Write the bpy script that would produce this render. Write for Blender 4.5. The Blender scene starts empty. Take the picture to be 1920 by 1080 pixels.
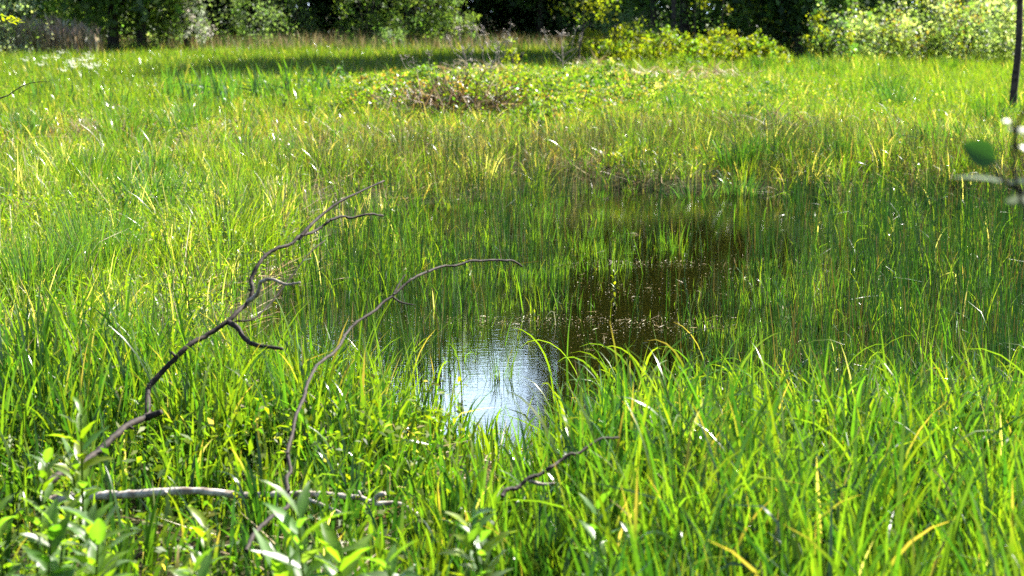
import bpy, math, random
import numpy as np
from mathutils import Vector

# ------------------------------------------------------------------ camera, world, sun, exposure
SC = bpy.context.scene
COL = SC.collection
FPX, CAMH, HORIZON = 3500.0, 1.9, -15.0          # focal length in px of a 1920 px wide frame, eye height (m)
PITCH = math.atan((540 - HORIZON) / FPX)
cam_d = bpy.data.cameras.new("camera")
cam = bpy.data.objects.new("camera", cam_d)
COL.objects.link(cam)
cam_d.sensor_width = 36.0
cam_d.lens = 36.0 * FPX / 1920
cam.location = (0, 0, CAMH)
cam.rotation_euler = (math.pi / 2 - PITCH, 0, 0)
cam_d.clip_end = 1000
cam_d.clip_start = 0.05
cam_d.dof.use_dof = True
cam_d.dof.focus_distance = 10.5
cam_d.dof.aperture_fstop = 4.0
SC.camera = cam

SUN_AZ, SUN_EL = math.radians(50), math.radians(47)
S = Vector((math.sin(SUN_AZ) * math.cos(SUN_EL), math.cos(SUN_AZ) * math.cos(SUN_EL), math.sin(SUN_EL)))
W = bpy.data.worlds.new("World")
SC.world = W
W.use_nodes = True
nt = W.node_tree
sky = nt.nodes.new("ShaderNodeTexSky")
sky.sky_type = 'NISHITA'
sky.sun_disc = False
sky.dust_density = 2.2; sky.ozone_density = 2.5
sky.sun_elevation = SUN_EL
sky.sun_rotation = SUN_AZ
tc = nt.nodes.new("ShaderNodeTexCoord")
mpw = nt.nodes.new("ShaderNodeMapping"); mpw.inputs["Scale"].default_value = (3, 3, 9)
nzw = nt.nodes.new("ShaderNodeTexNoise"); nzw.inputs["Scale"].default_value = 1.0; nzw.inputs["Detail"].default_value = 6
rw = nt.nodes.new("ShaderNodeValToRGB")                    # unseen cloud, added to whiten the sky reflected in the pond
rw.color_ramp.elements[0].position = .36; rw.color_ramp.elements[1].position = .56
sep = nt.nodes.new("ShaderNodeSeparateXYZ")
low = nt.nodes.new("ShaderNodeMapRange"); low.inputs[1].default_value = .25; low.inputs[2].default_value = .33; low.inputs[3].default_value = .85; low.inputs[4].default_value = 0
mulw = nt.nodes.new("ShaderNodeMath"); mulw.operation = 'MULTIPLY'
mixw = nt.nodes.new("ShaderNodeMixRGB"); mixw.inputs[2].default_value = (17.5, 23, 30, 1)
nt.links.new(tc.outputs["Generated"], mpw.inputs[0]); nt.links.new(mpw.outputs[0], nzw.inputs["Vector"])
nt.links.new(nzw.outputs[0], rw.inputs[0]); nt.links.new(tc.outputs["Generated"], sep.inputs[0])
nt.links.new(sep.outputs[2], low.inputs[0]); nt.links.new(rw.outputs[0], mulw.inputs[0]); nt.links.new(low.outputs[0], mulw.inputs[1])
ahead = nt.nodes.new("ShaderNodeMapRange"); ahead.inputs[1].default_value = .8; ahead.inputs[2].default_value = .93
nt.links.new(sep.outputs[1], ahead.inputs[0])              # added cloud kept ahead only, to limit its fill light
mul2 = nt.nodes.new("ShaderNodeMath"); mul2.operation = 'MULTIPLY'
nt.links.new(mulw.outputs[0], mul2.inputs[0]); nt.links.new(ahead.outputs[0], mul2.inputs[1])
nt.links.new(mul2.outputs[0], mixw.inputs[0]); nt.links.new(sky.outputs[0], mixw.inputs[1])
nt.links.new(mixw.outputs[0], nt.nodes["Background"].inputs[0])
nt.nodes["Background"].inputs[1].default_value = 0.065
sl = bpy.data.lights.new("sun", 'SUN')
sl.energy = 5.0
sl.angle = math.radians(0.5)
sl.color = (1.0, 0.95, 0.86)
so = bpy.data.objects.new("sun", sl)
COL.objects.link(so)
so.rotation_euler = S.to_track_quat('Z', 'Y').to_euler()

SC.view_settings.view_transform = 'Standard'
SC.view_settings.look = 'None'
SC.view_settings.gamma = 1
SC.view_settings.exposure = 2.2
cy = SC.cycles
cy.max_bounces = 6
cy.diffuse_bounces = 2
cy.use_denoising = False
cy.glossy_bounces = 3
cy.transmission_bounces = 4
cy.sample_clamp_indirect = 3
cy.caustics_reflective = False
cy.caustics_refractive = False

# ------------------------------------------------------------------ helpers
def P(px, py, Y):
    """world point at forward distance Y seen at photo pixel (1920x1080)"""
    u, v = (px - 960) / FPX, (540 - py) / FPX
    c, s = math.cos(PITCH), math.sin(PITCH)
    d = (u, c + v * s, -s + v * c)
    k = Y / d[1]
    return Vector((d[0] * k, Y, CAMH + d[2] * k))

def G(px, py, z=0.0):
    """world point on height z seen at photo pixel"""
    u, v = (px - 960) / FPX, (540 - py) / FPX
    c, s = math.cos(PITCH), math.sin(PITCH)
    d = (u, c + v * s, -s + v * c)
    k = (z - CAMH) / d[2]
    return Vector((d[0] * k, d[1] * k, z))

def hsh(i, j, seed):
    n = (i.astype(np.int64) * 374761393 + j.astype(np.int64) * 668265263 + seed * 1442695041) & 0xffffffff
    n = ((n ^ (n >> 13)) * 1274126177) & 0xffffffff
    return ((n ^ (n >> 16)) & 0xffff) / 65535.0

def vn(x, y, scale, seed=0):
    x = np.asarray(x, float) / scale; y = np.asarray(y, float) / scale
    i, j = np.floor(x), np.floor(y)
    fx, fy = x - i, y - j
    fx = fx * fx * (3 - 2 * fx); fy = fy * fy * (3 - 2 * fy)
    a = hsh(i, j, seed); b = hsh(i + 1, j, seed); c = hsh(i, j + 1, seed); d = hsh(i + 1, j + 1, seed)
    return (a * (1 - fx) + b * fx) * (1 - fy) + (c * (1 - fx) + d * fx) * fy

def fbm(x, y, scale, seed=0):
    return (vn(x, y, scale, seed) + .5 * vn(x, y, scale / 2, seed + 1) + .25 * vn(x, y, scale / 4, seed + 2)) / 1.75

def sst(a, b, x):
    t = np.clip((x - a) / (b - a), 0, 1)
    return t * t * (3 - 2 * t)

WATER_Z = -0.22
def pond_e(x, y):
    n = (fbm(x, y, 2.2, 5) - .5) * .55
    return np.sqrt(((x - 1.75) / 3.75) ** 2 + ((y - 13.8) / 7.0) ** 2) + n

def ground(x, y):
    x = np.asarray(x, float); y = np.asarray(y, float)
    z = (fbm(x, y, 3.0, 11) - .5) * .16 * sst(3, 9, y) + (fbm(x, y, .7, 21) - .5) * .06
    z = z + .26 * np.exp(-((x - .4) / 4.2) ** 2 - ((y - 34) / 3.2) ** 2)       # low hummock ridge
    z = z + .15 * np.exp(-((x + 0.8) / 1.1) ** 2 - ((y - 29.5) / 1.4) ** 2)
    z = z + .15 * np.exp(-((x - 4.5) / 3.5) ** 2 - ((y - 44.5) / 4) ** 2)
    e = pond_e(x, y)
    return z * sst(.95, 1.25, e) - .62 * (1 - sst(.72, 1.16, e))

class MB:
    def __init__(s):
        s.v = []; s.f = []; s.c = []; s.n = 0
    def add(s, v, f, c):
        s.v.append(v); s.f.append(f + s.n); s.c.append(c); s.n += len(v)
    def build(s, name, mat, parent=None, smooth=True):
        v = np.concatenate(s.v).astype(np.float32); f = np.concatenate(s.f).astype(np.int32)
        c = np.concatenate(s.c).astype(np.float32)
        me = bpy.data.meshes.new(name)
        me.vertices.add(len(v)); me.vertices.foreach_set("co", v.ravel())
        nf = len(f)
        me.loops.add(nf * 4); me.loops.foreach_set("vertex_index", f.ravel())
        me.polygons.add(nf)
        me.polygons.foreach_set("loop_start", np.arange(0, nf * 4, 4, dtype=np.int32))
        me.polygons.foreach_set("use_smooth", np.full(nf, smooth, dtype=bool))
        me.update(calc_edges=True)
        a = me.attributes.new("tint", 'FLOAT_COLOR', 'POINT')
        a.data.foreach_set("color", np.concatenate([c, np.ones((len(c), 1), np.float32)], 1).ravel())
        me.materials.append(mat)
        o = bpy.data.objects.new(name, me)
        COL.objects.link(o)
        if parent is not None: o.parent = parent
        return o

def blades(mb, base, az, L, Wd, lean, curl, seg, col, rng, profile='blade', kink=0.0, power=1.6, twist=None):
    """N curved strips: base (N,3), heading az, length, width, start tilt, extra bend"""
    base = np.asarray(base, float); N = len(base)
    if N == 0: return
    t = np.linspace(0, 1, seg + 1)
    th = lean[:, None] + curl[:, None] * t[None] ** power
    if kink:
        kt = rng.uniform(.35, .8, N); ka = np.where(rng.random(N) < kink, rng.uniform(.7, 2.0, N), 0)
        th = th + ka[:, None] * (t[None] > kt[:, None])
    ca, sa = np.cos(az)[:, None], np.sin(az)[:, None]
    T = np.stack([np.sin(th) * ca, np.sin(th) * sa, np.cos(th)], -1)
    step = (L / seg)[:, None, None]
    pos = base[:, None] + np.concatenate([np.zeros((N, 1, 3)), np.cumsum((T[:, :-1] + T[:, 1:]) * .5 * step, 1)], 1)
    side = np.stack([-sa * np.ones_like(th), ca * np.ones_like(th), np.zeros_like(th)], -1)
    nrm = np.cross(T, side)
    tw = (rng.uniform(-1.2, 1.2, N) if twist is None else twist)[:, None] * (1 + .5 * t[None])
    w = side * np.cos(tw)[..., None] + nrm * np.sin(tw)[..., None]
    if profile == 'blade': pr = np.minimum(1, .55 + 1.2 * t) * (1 - t ** 2.6) + .03
    elif profile == 'leaf': pr = np.sin(np.pi * np.clip(t, .0, 1) ** .8) + .04
    else: pr = np.full_like(t, 1.0) * (1 - .6 * t)
    hw = (Wd[:, None] * .5 * pr[None])[..., None]
    v = np.stack([pos - w * hw, pos + w * hw], 2).reshape(-1, 3)
    k = np.arange(N)[:, None] * (2 * (seg + 1)) + 2 * np.arange(seg)[None]
    f = np.stack([k, k + 1, k + 3, k + 2], -1).reshape(-1, 4)
    cv = np.repeat(col[:, None], seg + 1, 1)
    if profile == 'blade':                                 # some blades have withered tips
        k = (rng.random(N) < .06)[:, None] * np.clip((t[None] - rng.uniform(.45, .9, N)[:, None]) * 4, 0, 1)
        cv = cv * (1 - k[..., None]) + np.array((.26, .19, .075)) * k[..., None]
    mb.add(v, f, np.repeat(cv, 2, 1).reshape(-1, 3))

def unit(a):
    return a / (np.linalg.norm(a, axis=-1, keepdims=True) + 1e-9)

def leaves(mb, cen, nrm, L, Wd, col, rng, fold=.25):
    """N four-cornered leaves, folded a little along the midrib"""
    N = len(cen)
    if N == 0: return
    nrm = unit(nrm)
    d = unit(np.cross(nrm, rng.normal(size=(N, 3))))
    b = np.cross(nrm, d)
    L = L[:, None]; Wd = Wd[:, None]
    up = nrm * Wd * fold
    v = np.stack([cen - d * L * .5, cen + b * Wd * .5 + up - d * L * .08, cen + d * L * .5, cen - b * Wd * .5 + up - d * L * .08], 1).reshape(-1, 3)
    k = np.arange(N)[:, None] * 4
    mb.add(v, np.concatenate([k, k + 1, k + 2, k + 3], 1), np.repeat(col, 4, 0))

def catmull(pts, n):
    p = [np.array(q, float) for q in pts]
    p = [2 * p[0] - p[1]] + p + [2 * p[-1] - p[-2]]
    out = []
    for i in range(1, len(p) - 2):
        for s_ in range(n):
            t = s_ / n
            out.append(.5 * (2 * p[i] + (p[i + 1] - p[i - 1]) * t + (2 * p[i - 1] - 5 * p[i] + 4 * p[i + 1] - p[i + 2]) * t * t
                             + (3 * p[i] - p[i - 1] - 3 * p[i + 1] + p[i + 2]) * t ** 3))
    out.append(p[-2])
    return np.array(out)

def tube(mb, pts, r0, r1, col, rng, n=6, sides=8, lump=.12, jit=0.0, power=1.0):
    c = catmull(pts, n)
    m = len(c)
    if jit: c[1:-1] += rng.normal(size=(m - 2, 3)) * jit
    t = np.linspace(0, 1, m)
    r = (r0 + (r1 - r0) * t ** power) * (1 + rng.uniform(-lump, lump, m))
    T = unit(np.gradient(c, axis=0))
    ref = np.array([0.31, 0.2, 0.93]); ref = np.tile(ref, (m, 1))
    A = unit(np.cross(T, ref)); B = np.cross(T, A)
    a = np.linspace(0, 2 * np.pi, sides, endpoint=False)
    rr = r[:, None] * (1 + rng.uniform(-lump, lump, (m, sides)) * .6)
    v = c[:, None] + rr[..., None] * (A[:, None] * np.cos(a)[None, :, None] + B[:, None] * np.sin(a)[None, :, None])
    v = v.reshape(-1, 3)
    f = []
    for i in range(m - 1):
        for j in range(sides):
            k = (j + 1) % sides
            f.append((i * sides + j, i * sides + k, (i + 1) * sides + k, (i + 1) * sides + j))
    for e in (0, m - 1):                                   # end caps as quads round a centre
        for j in range(0, sides, 2):
            q = len(v) + 0
            f.append((e * sides + j, e * sides + (j + 1) % sides, e * sides + (j + 2) % sides, m * sides + (0 if e == 0 else 1)))
    v = np.concatenate([v, c[:1], c[-1:]])
    mb.add(v, np.array(f), np.tile(np.array(col, float), (len(v), 1)))

def tag(o, label, cat, group=None, kind=None):
    if kind: o["kind"] = kind
    if label: o["label"] = label
    if cat: o["category"] = cat
    if group: o["group"] = group
    return o

def empty(name, loc):
    o = bpy.data.objects.new(name, None)
    COL.objects.link(o)
    o.location = loc
    o.empty_display_size = .1
    return o

def pal(rng, N, cols, probs, var=.22):
    c = np.array(cols)[rng.choice(len(cols), N, p=np.array(probs) / sum(probs))]
    return c * (1 + rng.uniform(-var, var, (N, 1))) * (1 + rng.uniform(-var, var, (N, 3)) * .35)

# ------------------------------------------------------------------ materials
def foliage_mat(name, tr=(1.7, 1.7, .7), fac=.5, rough=.38, spec=.5):
    m = bpy.data.materials.new(name); m.use_nodes = True
    t = m.node_tree; t.nodes.clear()
    out = t.nodes.new("ShaderNodeOutputMaterial")
    at = t.nodes.new("ShaderNodeAttribute"); at.attribute_name = "tint"
    geo = t.nodes.new("ShaderNodeNewGeometry")
    nz = t.nodes.new("ShaderNodeTexNoise"); nz.inputs["Scale"].default_value = 9
    t.links.new(geo.outputs["Position"], nz.inputs["Vector"])
    mr = t.nodes.new("ShaderNodeMapRange"); mr.inputs[3].default_value = .72; mr.inputs[4].default_value = 1.28
    t.links.new(nz.outputs[0], mr.inputs[0])
    mul = t.nodes.new("ShaderNodeVectorMath"); mul.operation = 'SCALE'
    t.links.new(at.outputs["Color"], mul.inputs[0]); t.links.new(mr.outputs[0], mul.inputs["Scale"])
    p = t.nodes.new("ShaderNodeBsdfPrincipled")
    p.inputs["Roughness"].default_value = rough
    p.inputs["Specular IOR Level"].default_value = spec
    t.links.new(mul.outputs[0], p.inputs["Base Color"])
    m2 = t.nodes.new("ShaderNodeVectorMath"); m2.operation = 'MULTIPLY'; m2.inputs[1].default_value = tr
    t.links.new(mul.outputs[0], m2.inputs[0])
    tl = t.nodes.new("ShaderNodeBsdfTranslucent"); t.links.new(m2.outputs[0], tl.inputs[0])
    mx = t.nodes.new("ShaderNodeMixShader"); mx.inputs[0].default_value = fac
    t.links.new(p.outputs[0], mx.inputs[1]); t.links.new(tl.outputs[0], mx.inputs[2])
    t.links.new(mx.outputs[0], out.inputs[0])
    return m

def bark_mat(name, c0, c1, rough=.6, scale=40):
    m = bpy.data.materials.new(name); m.use_nodes = True
    t = m.node_tree; p = t.nodes["Principled BSDF"]
    geo = t.nodes.new("ShaderNodeNewGeometry")
    nz = t.nodes.new("ShaderNodeTexNoise"); nz.inputs["Scale"].default_value = scale; nz.inputs["Detail"].default_value = 6
    t.links.new(geo.outputs["Position"], nz.inputs["Vector"])
    r = t.nodes.new("ShaderNodeValToRGB")
    r.color_ramp.elements[0].position = .35; r.color_ramp.elements[0].color = (*c0, 1)
    r.color_ramp.elements[1].position = .68; r.color_ramp.elements[1].color = (*c1, 1)
    t.links.new(nz.outputs[0], r.inputs[0]); t.links.new(r.outputs[0], p.inputs["Base Color"])
    b = t.nodes.new("ShaderNodeBump"); b.inputs["Strength"].default_value = .5; b.inputs["Distance"].default_value = .006
    t.links.new(nz.outputs[0], b.inputs["Height"]); t.links.new(b.outputs[0], p.inputs["Normal"])
    p.inputs["Roughness"].default_value = rough; p.inputs["Specular IOR Level"].default_value = .25
    return m

M_GRASS = foliage_mat("grass_blade", (1.95, 2.1, .5), .53, .27, .75)
M_REED = foliage_mat("rush_stem", (1.3, 1.6, .4), .2, .4, .4)
M_DRY = foliage_mat("dry_straw", (1.3, 1.2, 1.0), .3, .5, .4)
M_LEAF = foliage_mat("herb_leaf", (2.2, 2.3, .45), .55, .36, .5)
M_HERB = foliage_mat("low_herb_leaf", (2.1, 2.3, .45), .55, .5, .3)
M_TREE = foliage_mat("tree_leaf", (2.3, 2.5, .8), .5, .5, .3)
M_FLOWER = foliage_mat("white_petal", (1, 1, 1), .4, .6, .2)
M_BARK = bark_mat("grey_brown_bark", (.008, .006, .005), (.040, .028, .022), .75, 38)
M_LOG = bark_mat("sunlit_log_bark", (.16, .12, .095), (.62, .57, .50), .4, 26)  # white of the sunlit top put into the whole log's bark colour
M_TRUNK = bark_mat("dark_trunk_bark", (.02, .016, .013), (.08, .062, .05), .8, 14)
M_STICK = bark_mat("bleached_stick", (.10, .08, .06), (.34, .29, .24), .45, 40)

def ground_mat():
    m = bpy.data.materials.new("damp_soil"); m.use_nodes = True
    t = m.node_tree; p = t.nodes["Principled BSDF"]
    geo = t.nodes.new("ShaderNodeNewGeometry")
    n1 = t.nodes.new("ShaderNodeTexNoise"); n1.inputs["Scale"].default_value = 1.3; n1.inputs["Detail"].default_value = 8
    n2 = t.nodes.new("ShaderNodeTexNoise"); n2.inputs["Scale"].default_value = 22; n2.inputs["Detail"].default_value = 5
    for n in (n1, n2): t.links.new(geo.outputs["Position"], n.inputs["Vector"])
    r1 = t.nodes.new("ShaderNodeValToRGB")
    r1.color_ramp.elements[0].position = .38; r1.color_ramp.elements[0].color = (.030, .042, .010, 1)
    r1.color_ramp.elements[1].position = .62; r1.color_ramp.elements[1].color = (.055, .048, .020, 1)
    t.links.new(n1.outputs[0], r1.inputs[0])
    mx = t.nodes.new("ShaderNodeMixRGB"); mx.blend_type = 'MULTIPLY'; mx.inputs[0].default_value = .8
    t.links.new(r1.outputs[0], mx.inputs[1]); t.links.new(n2.outputs[0], mx.inputs[2])
    sz = t.nodes.new("ShaderNodeSeparateXYZ"); t.links.new(geo.outputs["Position"], sz.inputs[0])
    bed = t.nodes.new("ShaderNodeMapRange"); bed.inputs[1].default_value = -.36; bed.inputs[2].default_value = -.26; bed.inputs[3].default_value = 1; bed.inputs[4].default_value = 0
    t.links.new(sz.outputs[2], bed.inputs[0])
    m3 = t.nodes.new("ShaderNodeMixRGB"); m3.inputs[2].default_value = (.27, .25, .10, 1)   # pale brown pond mud
    t.links.new(bed.outputs[0], m3.inputs[0]); t.links.new(mx.outputs[0], m3.inputs[1])
    t.links.new(m3.outputs[0], p.inputs["Base Color"])
    b = t.nodes.new("ShaderNodeBump"); b.inputs["Distance"].default_value = .03
    t.links.new(n2.outputs[0], b.inputs["Height"]); t.links.new(b.outputs[0], p.inputs["Normal"])
    p.inputs["Roughness"].default_value = .9; p.inputs["Specular IOR Level"].default_value = .08
    return m

def water_mat():
    m = bpy.data.materials.new("pond_water"); m.use_nodes = True
    t = m.node_tree; t.nodes.clear()
    out = t.nodes.new("ShaderNodeOutputMaterial")
    geo = t.nodes.new("ShaderNodeNewGeometry")
    mp = t.nodes.new("ShaderNodeMapping"); mp.inputs["Scale"].default_value = (8, 34, 1)
    t.links.new(geo.outputs["Position"], mp.inputs[0])
    nz = t.nodes.new("ShaderNodeTexNoise"); nz.inputs["Scale"].default_value = 1.0; nz.inputs["Detail"].default_value = 3
    t.links.new(mp.outputs[0], nz.inputs["Vector"])
    b = t.nodes.new("ShaderNodeBump"); b.inputs["Strength"].default_value = .13; b.inputs["Distance"].default_value = .003
    t.links.new(nz.outputs[0], b.inputs["Height"])
    fr = t.nodes.new("ShaderNodeFresnel"); fr.inputs[0].default_value = 1.5
    t.links.new(b.outputs[0], fr.inputs[1])
    gl = t.nodes.new("ShaderNodeBsdfGlossy"); gl.inputs["Roughness"].default_value = .015
    t.links.new(b.outputs[0], gl.inputs["Normal"])
    tr = t.nodes.new("ShaderNodeBsdfTransparent"); tr.inputs[0].default_value = (.74, .74, .36, 1)
    mx = t.nodes.new("ShaderNodeMixShader")
    t.links.new(fr.outputs[0], mx.inputs[0]); t.links.new(tr.outputs[0], mx.inputs[1]); t.links.new(gl.outputs[0], mx.inputs[2])
    t.links.new(mx.outputs[0], out.inputs[0])
    return m

M_GROUND, M_WATER = ground_mat(), water_mat()

# ------------------------------------------------------------------ ground and water
def sheet(name, xs, ys, zf, mat, keep=None):
    X, Y = np.meshgrid(xs, ys)
    Z = zf(X, Y)
    v = np.stack([X, Y, Z], -1).reshape(-1, 3)
    nx = len(xs)
    i = (np.arange(len(ys) - 1)[:, None] * nx + np.arange(nx - 1)[None]).reshape(-1)
    f = np.stack([i, i + 1, i + nx + 1, i + nx], 1)
    if keep is not None:
        cx = v[f].mean(1); f = f[keep(cx[:, 0], cx[:, 1])]
        used, inv = np.unique(f, return_inverse=True); v = v[used]; f = inv.reshape(-1, 4)
    mb = MB(); mb.add(v, f, np.zeros((len(v), 3)))
    return mb.build(name, mat)

xs = np.concatenate([np.linspace(-140, -22, 20), np.linspace(-20, 20, 230), np.linspace(22, 140, 20)])
ys = np.concatenate([np.linspace(-60, 2, 12), np.linspace(2.5, 40, 240), np.linspace(40.5, 120, 110), np.linspace(124, 170, 8)])
g = sheet("ground", xs, ys, ground, M_GROUND); g["kind"] = "structure"
wt = sheet("water", np.linspace(-4, 8, 60), np.linspace(5.5, 23, 90), lambda x, y: np.full_like(x, WATER_Z), M_WATER,
           keep=lambda x, y: pond_e(x, y) < 1.22); wt["kind"] = "structure"

# ------------------------------------------------------------------ palettes (albedo)
YG = (.106, .150, .012); LG = (.078, .135, .014); MG = (.046, .105, .014); DG = (.018, .056, .012)
BG = (.045, .098, .040); DRY = (.33, .27, .15); STRAW = (.48, .43, .30); BRN = (.15, .10, .045); YEL = (.15, .165, .012)

def wedge(rng, n_per_m2, d0, d1, pad=1.2, dens=None):
    A = .2743 * (d1 ** 2 - d0 ** 2) + 2 * pad * (d1 - d0)
    N = int(A * n_per_m2)
    y = np.sqrt(rng.uniform(d0 ** 2, d1 ** 2, N))
    x = rng.uniform(-1, 1, N) * (.2743 * y + pad)
    if dens is not None:
        k = rng.random(N) < dens(x, y); x, y = x[k], y[k]
    return x, y

def ell(x, y, px, py, rx, ry, z=WATER_Z):
    """soft blob on the ground/water plane, centre and radii given where the photo shows it"""
    c = G(px, py, z); ex = abs(G(px + rx, py, z).x - c.x); ey = .5 * abs(G(px, py - ry, z).y - G(px, py + ry, z).y)
    return np.exp(-(((x - c.x) / ex) ** 2 + ((y - c.y) / ey) ** 2) ** 1.5)

def base_of(x, y):
    return np.stack([x, y, np.maximum(ground(x, y) - .015, np.where(pond_e(x, y) < 1.2, WATER_Z - .08, -9))], 1)

def grass(name, seed, x, y, L, Wd, lean, curl, seg, cols, probs, mat, kink=0., profile='blade', power=1.6, var=.22, hn=True, tuft=0, spread=.05, loose=.35, hmul=None):
    rng = np.random.default_rng(seed)
    N = len(x)
    mb = MB()
    h = rng.uniform(*L, N); az = rng.uniform(0, 2 * np.pi, N); c = pal(rng, N, cols, probs, var)
    if tuft:                                               # blades gathered in tufts that lean outward
        m = max(1, N // tuft); ti = rng.integers(0, m, N); ti[rng.random(N) < loose] = -1
        k = ti >= 0; o_ = rng.normal(size=(N, 2)) * spread * rng.uniform(.5, 1.3, m)[ti][:, None]
        x = np.where(k, x[:m][ti] + o_[:, 0], x); y = np.where(k, y[:m][ti] + o_[:, 1], y)
        az = np.where(k, np.arctan2(o_[:, 1], o_[:, 0]) + rng.normal(0, .7, N), az)
        h = h * np.where(k, rng.uniform(.62, 1.25, m)[ti], .75)
        tc = pal(rng, m, cols, probs, .15)[ti]
        c = np.where((k & (rng.random(N) < .65))[:, None], tc * rng.uniform(.8, 1.2, (N, 1)), c)
    if hmul: h = h * hmul(x, y)
    if hn: h = h * (.7 + .6 * fbm(x, y, 1.6, seed))
    blades(mb, base_of(x, y), az, h, rng.uniform(*Wd, N), rng.uniform(*lean, N),
           rng.uniform(*curl, N), seg, c, rng, profile, kink, power)
    o = mb.build(name, mat); o["kind"] = "stuff"
    return o

# ------------------------------------------------------------------ meadow and bank grass (nobody could count it)
r = np.random.default_rng(1)
hum = lambda x, y: np.exp(-((x - .6) / 3.6) ** 2 - ((y - 33.5) / 3.6) ** 2)
x, y = wedge(r, 260, 27, 63, 2.0, lambda x, y: .45 + .9 * fbm(x, y, 3, 3) - .55 * hum(x, y))
grass("meadow_grass", 2, x, y, (.2, .46), (.008, .017), (0, .35), (.1, .9), 3, [YG, LG, MG, DRY, YEL], [4, 5, 2, .5, .4], M_GRASS, tuft=22, spread=.13, loose=.5)
x, y = wedge(r, 60, 56, 63, 2.0)
grass("dry_meadow_edge", 3, x, y, (.35, .75), (.012, .024), (0, .3), (.1, .6), 3, [DRY, BRN, MG], [2.5, 2, 4], M_DRY)
out = lambda x, y: sst(.93, 1.06, pond_e(x, y))
x, y = wedge(r, 420, 19.0, 28, 1.2, lambda x, y: out(x, y) * (.3 + .9 * fbm(x, y, 1.4, 7)))
grass("bank_grass", 4, x, y, (.14, .42), (.006, .014), (0, .5), (.1, 1.1), 4, [YG, LG, MG, DRY, YEL, BRN], [3, 3, 2.8, 1.2, .4, 1.8], M_GRASS, .08, tuft=24, spread=.07)
x, y = wedge(r, 900, 8.0, 20, .9, lambda x, y: out(x, y) * (x < 2.2) * (.22 + 1.0 * fbm(x, y, .9, 9)))
grass("left_bank_grass", 5, x, y, (.16, .46), (.005, .011), (0, .35), (.1, .9), 5, [YG, LG, MG, BG, DRY, STRAW], [5, 4, 2, 1.1, .9, .6], M_GRASS, .10, tuft=30, spread=.06)
x, y = wedge(r, 520, 9, 24, .9, lambda x, y: out(x, y) * (x > 1.2) * (.25 + .9 * fbm(x, y, 1.0, 15)))
grass("right_bank_grass", 6, x, y, (.2, .5), (.005, .011), (0, .35), (.1, 1.0), 5, [YG, LG, MG, BG, DRY, STRAW], [4, 4, 3, .7, .8, .35], M_GRASS, .10, tuft=30, spread=.06)

x, y = wedge(r, 280, 5, 30, .8, lambda x, y: out(x, y) * (fbm(x, y, 1.1, 43) > .4))
grass("dead_grass_litter", 18, x, y, (.12, .40), (.004, .010), (1.0, 1.55), (-.3, .5), 4, [DRY, BRN, STRAW], [3, 3, 1.6], M_DRY, .2, hn=False)

# near sedge on the near shore
gap = lambda x, y: 1 - .88 * np.exp(-((x + .12) / (.16 + .12 * (y - 6))) ** 4) * sst(6.2, 6.7, y)
leftthin = lambda x, y: (1 - .3 * sst(.55, 1.0, -x)) * (1 - .62 * sst(.25, .5, -x) * (y < 6.45))
x, y = wedge(r, 1900, 4.3, 8.7, .7, lambda x, y: sst(.76, .92, pond_e(x, y)) * gap(x, y) * leftthin(x, y) * (.45 + .75 * fbm(x, y, .5, 17)))
grass("shore_sedge", 7, x, y, (.32, .68), (.008, .020), (0, .2), (.05, 1.15), 8, [YG, LG, MG, DG, STRAW, DRY], [2.6, 3.8, 4, 5, .05, .03], M_GRASS, .12, power=2.2, tuft=22, spread=.05, hmul=lambda x, y: (1 - .48 * sst(.0, .45, -x) * (y < 7.0)) * (.9 - .4 * np.exp(-((x + .10) / (.30 + .10 * (y - 5))) ** 4)))
x, y = wedge(r, 75, 7.4, 9.6, .6, lambda x, y: (pond_e(x, y) > .74) * gap(x, y) * (fbm(x, y, .4, 19) > .42))
grass("shore_sedge_tips", 8, x, y, (.42, .62), (.006, .013), (0, .25), (.2, 1.6), 9, [YG, LG, MG], [4, 4, 2], M_GRASS, .1, power=2.4)

x, y = wedge(r, 650, 7.2, 9.4, .6, lambda x, y: np.exp(-((x + 1.0) / .44) ** 4) * (pond_e(x, y) > .55) * .9 + np.exp(-((x - .36) / .14) ** 4) * (y < 8.8) * .8)
grass("pool_edge_sedge", 19, x, y, (.34, .62), (.005, .011), (0, .22), (.1, 1.1), 8, [YG, LG, MG, DG], [3, 4, 3, 2], M_GRASS, .1, power=2.2, tuft=16, spread=.04)

x, y = wedge(r, 34, 5.0, 9.6, .6, lambda x, y: (x > .2) * (pond_e(x, y) > .55))
grass("arching_sedge", 20, x, y, (.5, .8), (.009, .017), (0, .3), (1.3, 2.5), 10, [YG, LG, MG], [3, 3, 2], M_GRASS, .15, power=2.4, hn=False)

# rushes standing in the pond
def rush_d(x, y):
    d = .55 + .6 * (fbm(x, y, .8, 23) - .35)
    d = d + 2.8 * sst(.95, 1.8, x - .12 * (y - 10))
    for px, py, rx, ry, k in ((910, 730, 120, 125, .90), (1120, 640, 140, 90, .95), (1130, 520, 120, 45, .9), (1290, 440, 270, 110, .75), (1300, 395, 270, 50, .9),
                              (1010, 600, 330, 26, .7), (1050, 800, 200, 90, .8), (1180, 500, 260, 18, .7)):
        d = d * (1 - k * ell(x, y, px, py, rx, ry))
    d = d + 1.3 * ell(x, y, 620, 740, 170, 110) + .9 * ell(x, y, 800, 520, 230, 80) + .5 * ell(x, y, 1090, 740, 40, 90)
    d = np.maximum(d, .6 * sst(.88, .97, pond_e(x, y)) * (y > 14))
    d = d * (.35 + .65 * sst(.45, .6, fbm(x, y, .55, 33)))
    return np.clip(d, 0.01, 3.2) * (pond_e(x, y) < 1.12)
x, y = wedge(r, 430, 8.2, 21.5, .8, lambda x, y: rush_d(x, y) / 3.2)
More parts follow.
